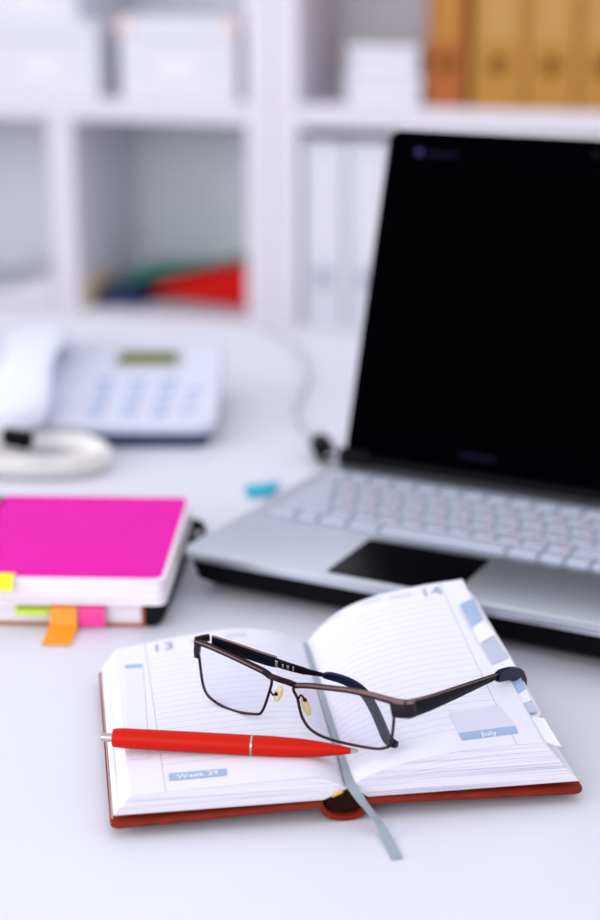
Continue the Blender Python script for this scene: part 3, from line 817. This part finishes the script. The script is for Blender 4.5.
# right page: 14, day names, month calendar
print_text(1, '14', 431, 592.5, .0150, 'print_grey', pgR, bold=.004)
for c in ([(307, 634), (318, 625), (328, 617), (318, 626)],): pass
print_patch(1, [(362, 605.5), (381, 600.5), (380, 597), (361, 602)], 'print_pale', pgR, name='printed_day_name')
print_patch(1, [(391, 600), (412, 596), (410, 592.5), (389, 596.5)], 'print_pale', pgR, name='printed_day_name')
print_patch(1, [(324, 625), (341, 616), (340, 612.5), (323, 621)], 'print_pale', pgR, name='printed_day_name')
print_patch(1, [(459, 733.5), (515, 726.5), (499, 706), (449, 713)], 'print_lav', pgR, name='printed_calendar')
print_patch(1, [(462, 741), (518, 733.5), (515, 726.5), (459, 733.5)], 'print_blue', pgR, .0003, name='printed_month_strip')
print_text(1, 'July', 489, 734.2, .0062, 'tab_white', pgR, .0005, .01)
# left page: 13, day names, week strip
print_text(-1, '13', 163, 647.5, .0150, 'print_grey', pgL, bold=.004)
print_patch(-1, [(192, 644), (214, 640), (212, 636), (190, 640)], 'print_pale', pgL, name='printed_day_name')
print_patch(-1, [(226, 638), (246, 636), (244, 632), (224, 634)], 'print_pale', pgL, name='printed_day_name')
print_patch(-1, [(169, 781), (227, 775.5), (226, 769), (168, 774)], 'print_blue', pgL, .0003, name='printed_week_strip')
print_text(-1, 'Week 29', 198, 775, .0060, 'tab_white', pgL, .0005, .01)

# thumb-index tabs along the outer edges
def tab(side, corners, m, dz, lab=None, th=.0004):
    """tab of a lower leaf: four pixels placed on a slope just under the page edge"""
    edge = [QF.out(surf(side, 1, t)) for t in (0, .5, 1)]
    p0, yv = surf(side, 1, 0), surf(side, 1, 1) - surf(side, 1, 0)
    n = np.cross(np.array([1, 0, -.10 * side]), yv / np.linalg.norm(yv))
    nw = QF.x * n[0] + QF.y * n[1] + np.array([0, 0, n[2]])
    base = QF.out(surf(side, 1, .5)) + np.array([0, 0, dz])
    vs = [QF.loc(on_plane(*c, base, nw)) for c in corners]
    bm = bmesh.new(); hi = [bm.verts.new(v) for v in vs]; lo = [bm.verts.new(v - np.array([0, 0, th])) for v in vs]; k = len(vs)
    bm.faces.new(hi); bm.faces.new(lo[::-1])
    for i in range(k): bm.faces.new((lo[i], lo[(i + 1) % k], hi[(i + 1) % k], hi[i]))
    return obj('index_tab', bm, M[m], pln, False, lab)
tab(1, [(460, 604), (474, 597.5), (483, 619), (472, 627)], 'tab_blue', .0015, 'pale blue index tab')
tab(1, [(472, 627), (483, 619), (495, 634), (480, 643)], 'tab_white', .0010)
tab(1, [(481, 644), (494, 637), (509, 657), (493, 664)], 'tab_grey', .0004, 'grey index tab')
tab(1, [(493, 664), (509, 657), (516, 668), (503, 681)], 'tab_white', -.0002)
tab(1, [(503, 681), (516, 668), (526, 688), (512, 697)], 'tab_blue', -.0008, 'blue index tab')
tab(1, [(512, 697), (525, 686), (531, 700), (518, 705)], 'tab_white', -.0014)
tab(1, [(517, 705), (531, 699), (539, 711), (519, 714)], 'tab_grey', -.002, 'grey index tab')
tab(1, [(513, 715), (544, 718), (561, 746), (524, 737)], 'tab_white', -.003)
tab(1, [(461, 583), (474, 596), (496, 633), (511, 657), (527, 687), (541, 713), (524, 737), (512, 716), (502, 682), (480, 645), (459, 605)], 'paper', -.0042)
print_patch(-1, [(130, 760), (150, 759), (143, 668), (126, 669)], 'print_edge', pgL, name='printed_index_panel')
print_patch(-1, [(126, 669), (143, 668), (142, 664), (125, 665)], 'print_blue', pgL, name='printed_index_strip')

# ribbon bookmark
rb = [QF.loc(on_z(292, 632, .033)), None]
rp = []
for v in (.985, .9, .75, .6, .45, .3, .18, .08, .02):
    p = surf(1, .004, v); rp.append(p + np.array([-.0008, 0, .0012]))
rp += [QF.loc(p) for p in (on_z(352, 787, .0200), on_z(361, 800, .0165), on_z(371, 813, .0105), on_z(381, 827, .004), on_z(388, 841, .0012), on_z(397, 859, .0006))]
rp = catmull(rp, 5)
rbm = bmesh.new(); rings = []
for i, p in enumerate(rp):
    t = rp[min(i + 1, len(rp) - 1)] - rp[max(i - 1, 0)]; t /= np.linalg.norm(t); s = np.cross(t, [0, 0, 1]); s /= np.linalg.norm(s); n_ = np.cross(s, t)
    hw = np.interp(i / len(rp), [0, .45, .62, 1], [.0014, .0016, .0028, .0029])
    rings.append([rbm.verts.new(p + a * hw * s + b * n_) for a, b in ((-1, 0), (1, 0), (1, .0004), (-1, .0004))])
for a, b in zip(rings, rings[1:]):
    for k in range(4): rbm.faces.new((a[k], a[(k + 1) % 4], b[(k + 1) % 4], b[k]))
rbm.faces.new(rings[0][::-1]); rbm.faces.new(rings[-1])
obj('ribbon', rbm, M['ribbon'], pln, True, 'grey satin ribbon bookmark')

# ================================================================ PEN
pa, pb = on_z(101, 737, .0310), on_z(358, 752, .0305)
ax_ = pb - pa; PL = np.linalg.norm(ax_)
pen = thing('ballpoint_pen', 'red ballpoint pen lying across the planner below the glasses', 'pen', pa[:2].tolist() + [pa[2]], math.degrees(math.atan2(ax_[1], ax_[0])))
t = lambda px: PL * (px - 101) / 257.0
R = .0056
b = bmesh.new(); lathe(b, [(.0012, t(101)), (.0022, t(101) + .0004), (.0024, t(103)), (.0024, t(112)), (.0024, t(115))], 20); obj('push_button', b, M['chrome'], pen, True, 'chrome push button')
b = bmesh.new(); lathe(b, [(.003, t(113)), (R * .86, t(113) + .0003), (R * .95, t(116)), (R, t(125)), (R * 1.02, t(200)), (R * 1.02, t(252))], 32); obj('barrel', b, M['pen_red'], pen, True)
b = bmesh.new(); lathe(b, [(R * .98, t(252)), (R * 1.05, t(252) + .0002), (R * 1.05, t(254)), (R * .98, t(254) + .0002)], 32); obj('ring', b, M['chrome'], pen, True, 'thin silver ring')
b = bmesh.new(); lathe(b, [(R * 1.02, t(254.4)), (R * 1.01, t(275)), (R * .93, t(300)), (R * .76, t(320)), (R * .52, t(338)), (R * .30, t(351))], 32); obj('grip', b, M['pen_red'], pen, True)
b = bmesh.new(); lathe(b, [(R * .29, t(351.2)), (R * .2, t(356)), (R * .06, t(358.5))], 16); obj('tip', b, M['chrome'], pen, True)

# ================================================================ GLASSES
GO = on_z(195, 640, .0648); GANG = -37.5
GF = Frame(GO, GANG)
gl = thing('eyeglasses', 'rectangular metal-framed eyeglasses resting on the open planner', 'glasses', GO[:2], GANG)
def gfront(px, py, off=0.0):
    return GF.loc(on_plane(px, py, GO + off * GF.y, GF.y))
LPX = [(199, 645), (199.5, 659), (204, 688), (214, 701), (233, 710.5), (254, 714), (262, 711.5), (269, 693), (271.5, 679), (262, 671), (230, 657)]
RPX = [(297, 686), (298, 700), (303, 719), (314, 732), (336, 741), (370, 748), (385, 748), (391, 742), (394, 716), (392, 702), (350, 690)]
def rim_path(px):
    P = [gfront(*q) for q in px]; return catmull(P, 6, True)
for px in (LPX, RPX):
    P = rim_path(px)
    rm = obj('rim', tube(bmesh.new(), P, .00085, 8, closed=True), M['rim'], gl, 'all')
    bm = bmesh.new(); c = sum(P) / len(P)
    f0 = [bm.verts.new(p + np.array([0, -.0005, 0])) for p in P]; f1 = [bm.verts.new(p + np.array([0, .0005, 0])) for p in P]
    bm.faces.new(f0); bm.faces.new(f1[::-1])
    for i in range(len(P)): bm.faces.new((f0[i], f0[(i + 1) % len(P)], f1[(i + 1) % len(P)], f1[i]))
    obj('lens', bm, M['lens'], gl, label='clear lens')
# brow bars and bridge
def bar(pxs, h, th, m, nm, off=0):
    P = catmull([gfront(*q, off) for q in pxs], 5); return obj(nm, strip(bmesh.new(), P, h, th, side=(0, 1, 0)), M[m], gl, True)
bar([(195.5, 641), (212, 647), (232, 656), (252, 665.5), (264, 671.5), (270, 676)], .0030, .0030, 'rim_dark', 'brow_bar')
bar([(195.5, 640), (212, 646), (232, 655), (252, 664.5), (264, 670.5)], .0009, .0034, 'rim_light', 'brow_highlight', -.0002)  # pale strip drawn as the thin highlight along the brow bar
bar([(297, 685.5), (310, 685.8), (330, 688), (350, 690.5), (370, 695), (392, 701.5)], .0028, .0030, 'rim_dark', 'brow_bar')
bar([(297, 684.5), (310, 684.8), (330, 687), (350, 689.3), (370, 693.6), (394, 700)], .0011, .0034, 'rim_light', 'brow_highlight', -.0002)
P = catmull([gfront(*q, o) for q, o in (((269, 676), 0), ((274, 677.5), -.0012), ((281, 680), -.002), ((289, 682.5), -.0012), ((297, 686), 0))], 6)
obj('bridge', strip(bmesh.new(), P, .0032, .0024, side=(0, 1, 0)), M['rim'], gl, True)
# nose pads on their arms
for q, arm, ang in (((278.5, 694), [(270, 690), (273, 695), (276, 694)], 25), ((306, 706), [(298.5, 699), (301, 695), (305, 700)], -25)):
    c = gfront(*q, .0035)
    bm = bmesh.new(); ellipsoid(bm, c, .0025, .0018, .0058, Matrix.Rotation(math.radians(ang), 4, 'Y')); pd = obj('nose_pad', bm, M['pad'], gl, True, 'cream nose pad')
    bm = bmesh.new(); tube(bm, catmull([gfront(*arm[0], .0005), gfront(*arm[1], .0025), gfront(*arm[2], .0030)], 4), .0006, 8); obj('pad_arm', bm, M['rim_dark'], pd, True)
    bm = bmesh.new(); ellipsoid(bm, gfront(*arm[2], .0015), .0012, .0012, .0012); obj('pad_screw', bm, M['tip'], pd, True)
# end pieces
e0 = gfront(197, 641); e1 = gfront(196.5, 657.5)
bm = bmesh.new(); strip(bm, [e0 + np.array([0, .0005, 0]), (e0 + e1) / 2 + np.array([0, .0005, 0]), e1 + np.array([0, .0005, 0])], [.003, .0034, .0026], [.003, .0034, .003], up=(1, 0, 0), side=(0, 1, 0)); obj('end_piece', bm, M['rim_dark'], gl, True)
a, b = gfront(392, 708.5), gfront(410.5, 709.5)
bm = bmesh.new(); strip(bm, [a, a + (b - a) * .5, a + (b - a) * .85, b + np.array([.0005, .003, 0])], [.0095, .0100, .0100, .0098], [.0028, .003, .003, .003], side=(0, 1, 0)); obj('end_piece', bm, M['rim_dark'], gl, True)
a, b = gfront(394, 700.5), gfront(411, 703)
bm = bmesh.new(); strip(bm, [a, a + (b - a) * .6, b + np.array([0, .002, 0])], .0018, .0036, side=(0, 1, 0)); obj('end_highlight', bm, M['rim_light'], gl, True)  # pale strip drawn as the highlight on the dark end piece
hg = [gfront(195.5, 640.5), gfront(196.5, 640.5) + np.array([.001, .004, .0]), gfront(197.5, 640.5) + np.array([.0025, .0075, 0])]
obj('hinge_block', strip(bmesh.new(), hg, .0042, .0026), M['rim_dark'], gl, True)
# right temple, opened straight back from the frame
h0 = gfront(411, 709.5, .002)
def rt(px, py): return GF.loc(on_plane(px, py, GF.out(h0), GF.x))
Pt = [h0] + [rt(*q) for q in ((430, 703.5), (455, 693.5), (478, 684.2), (497, 676.6))]
obj('temple', strip(bmesh.new(), catmull(Pt, 4), np.interp(np.linspace(0, 1, 17), [0, .1, .5, 1], [.0098, .0092, .0068, .0026]), .0018, side=(1, 0, 0)), M['temple'], gl, True, 'black right temple')
Pu = [p + np.array([0, 0, .5 * h + .0004]) for p, h in zip(Pt, (.0098, .0085, .0064, .0044, .0026))]
obj('temple_trim', strip(bmesh.new(), catmull(Pu, 4), .0006, .0021, side=(1, 0, 0)), M['rim_light'], gl, True)
Pe = [rt(*q) for q in ((497, 676.8), (503, 675), (511, 673.5), (518, 675), (521.5, 681), (522, 690))]
obj('temple_tip', strip(bmesh.new(), catmull(Pe, 5), np.interp(np.linspace(0, 1, 26), [0, .08, .5, .85, 1], [.0050, .0072, .0080, .0078, .004]), .0036, side=(1, 0, 0)), M['tip'], gl, True, 'dark blue temple tip')
# left temple, folded in behind the frame
hp0 = np.array(gfront(200, 643)) + np.array([0, .004, 0]); TA = math.radians(4)
tdir = np.array([math.cos(TA), math.sin(TA), 0]); tn = np.array([-math.sin(TA), math.cos(TA), 0])
tnw = tn[0] * GF.x + tn[1] * GF.y
def lt(px, py): return GF.loc(on_plane(px, py, GF.out(hp0), tnw))
A = [lt(*q) for q in ((212.5, 641.5), (225, 645.5), (240, 650.5), (260, 657.5), (276.5, 662.8))]
obj('temple', strip(bmesh.new(), catmull(A, 4), np.interp(np.linspace(0, 1, 17), [0, .15, .6, .9, 1], [.0066, .0070, .0072, .0066, .0056]), .0018, side=tn), M['temple'], gl, True, 'black left temple folded in')
A2 = [p + np.array([0, 0, .0036]) for p in A]
obj('temple_trim', strip(bmesh.new(), catmull(A2, 4), .0003, .0018, side=tn), M['rim_light'], gl, True)
D = [lt(*q) for q in ((276, 662.5), (290, 667), (305, 671.2))]
dec = obj('temple_inlay', strip(bmesh.new(), catmull(D, 4), np.linspace(.0052, .0040, 9), .0020, side=tn), M['temple'], gl, True)
bm = bmesh.new()
for px, py, w in ((277.5, 663.2, .0018), (284, 665.5, .0012), (289, 666.8, .0016), (294.5, 668.2, .0010)):
    c = lt(px, py); strip(bm, [c - tdir * w / 2, c + tdir * w / 2], .0040 if px < 280 else .0026, .0026, side=tn)
obj('silver_detail', bm, M['silver'], dec, label='silver inlay on the temple')
Bp = [lt(*q) for q in ((304, 671), (315, 673.3), (325, 675.2))]
obj('temple_bar', strip(bmesh.new(), catmull(Bp, 4), np.linspace(.0038, .0018, 9), .0018, side=tn), M['temple'], gl, True)
E_ = [lt(*q) for q in ((324, 675), (332, 676.5), (345, 680.5), (358, 687.5), (367, 697), (375, 711), (382, 727), (388, 740))]
E_.append(E_[-1] + np.array([.006, .0, -.0012]))
obj('temple_tip', strip(bmesh.new(), catmull(E_, 4), np.interp(np.linspace(0, 1, 33), [0, .1, .5, .9, 1], [.0026, .0044, .0052, .0056, .003]), .0034, side=tn), M['tip'], gl, True, 'dark blue temple tip')
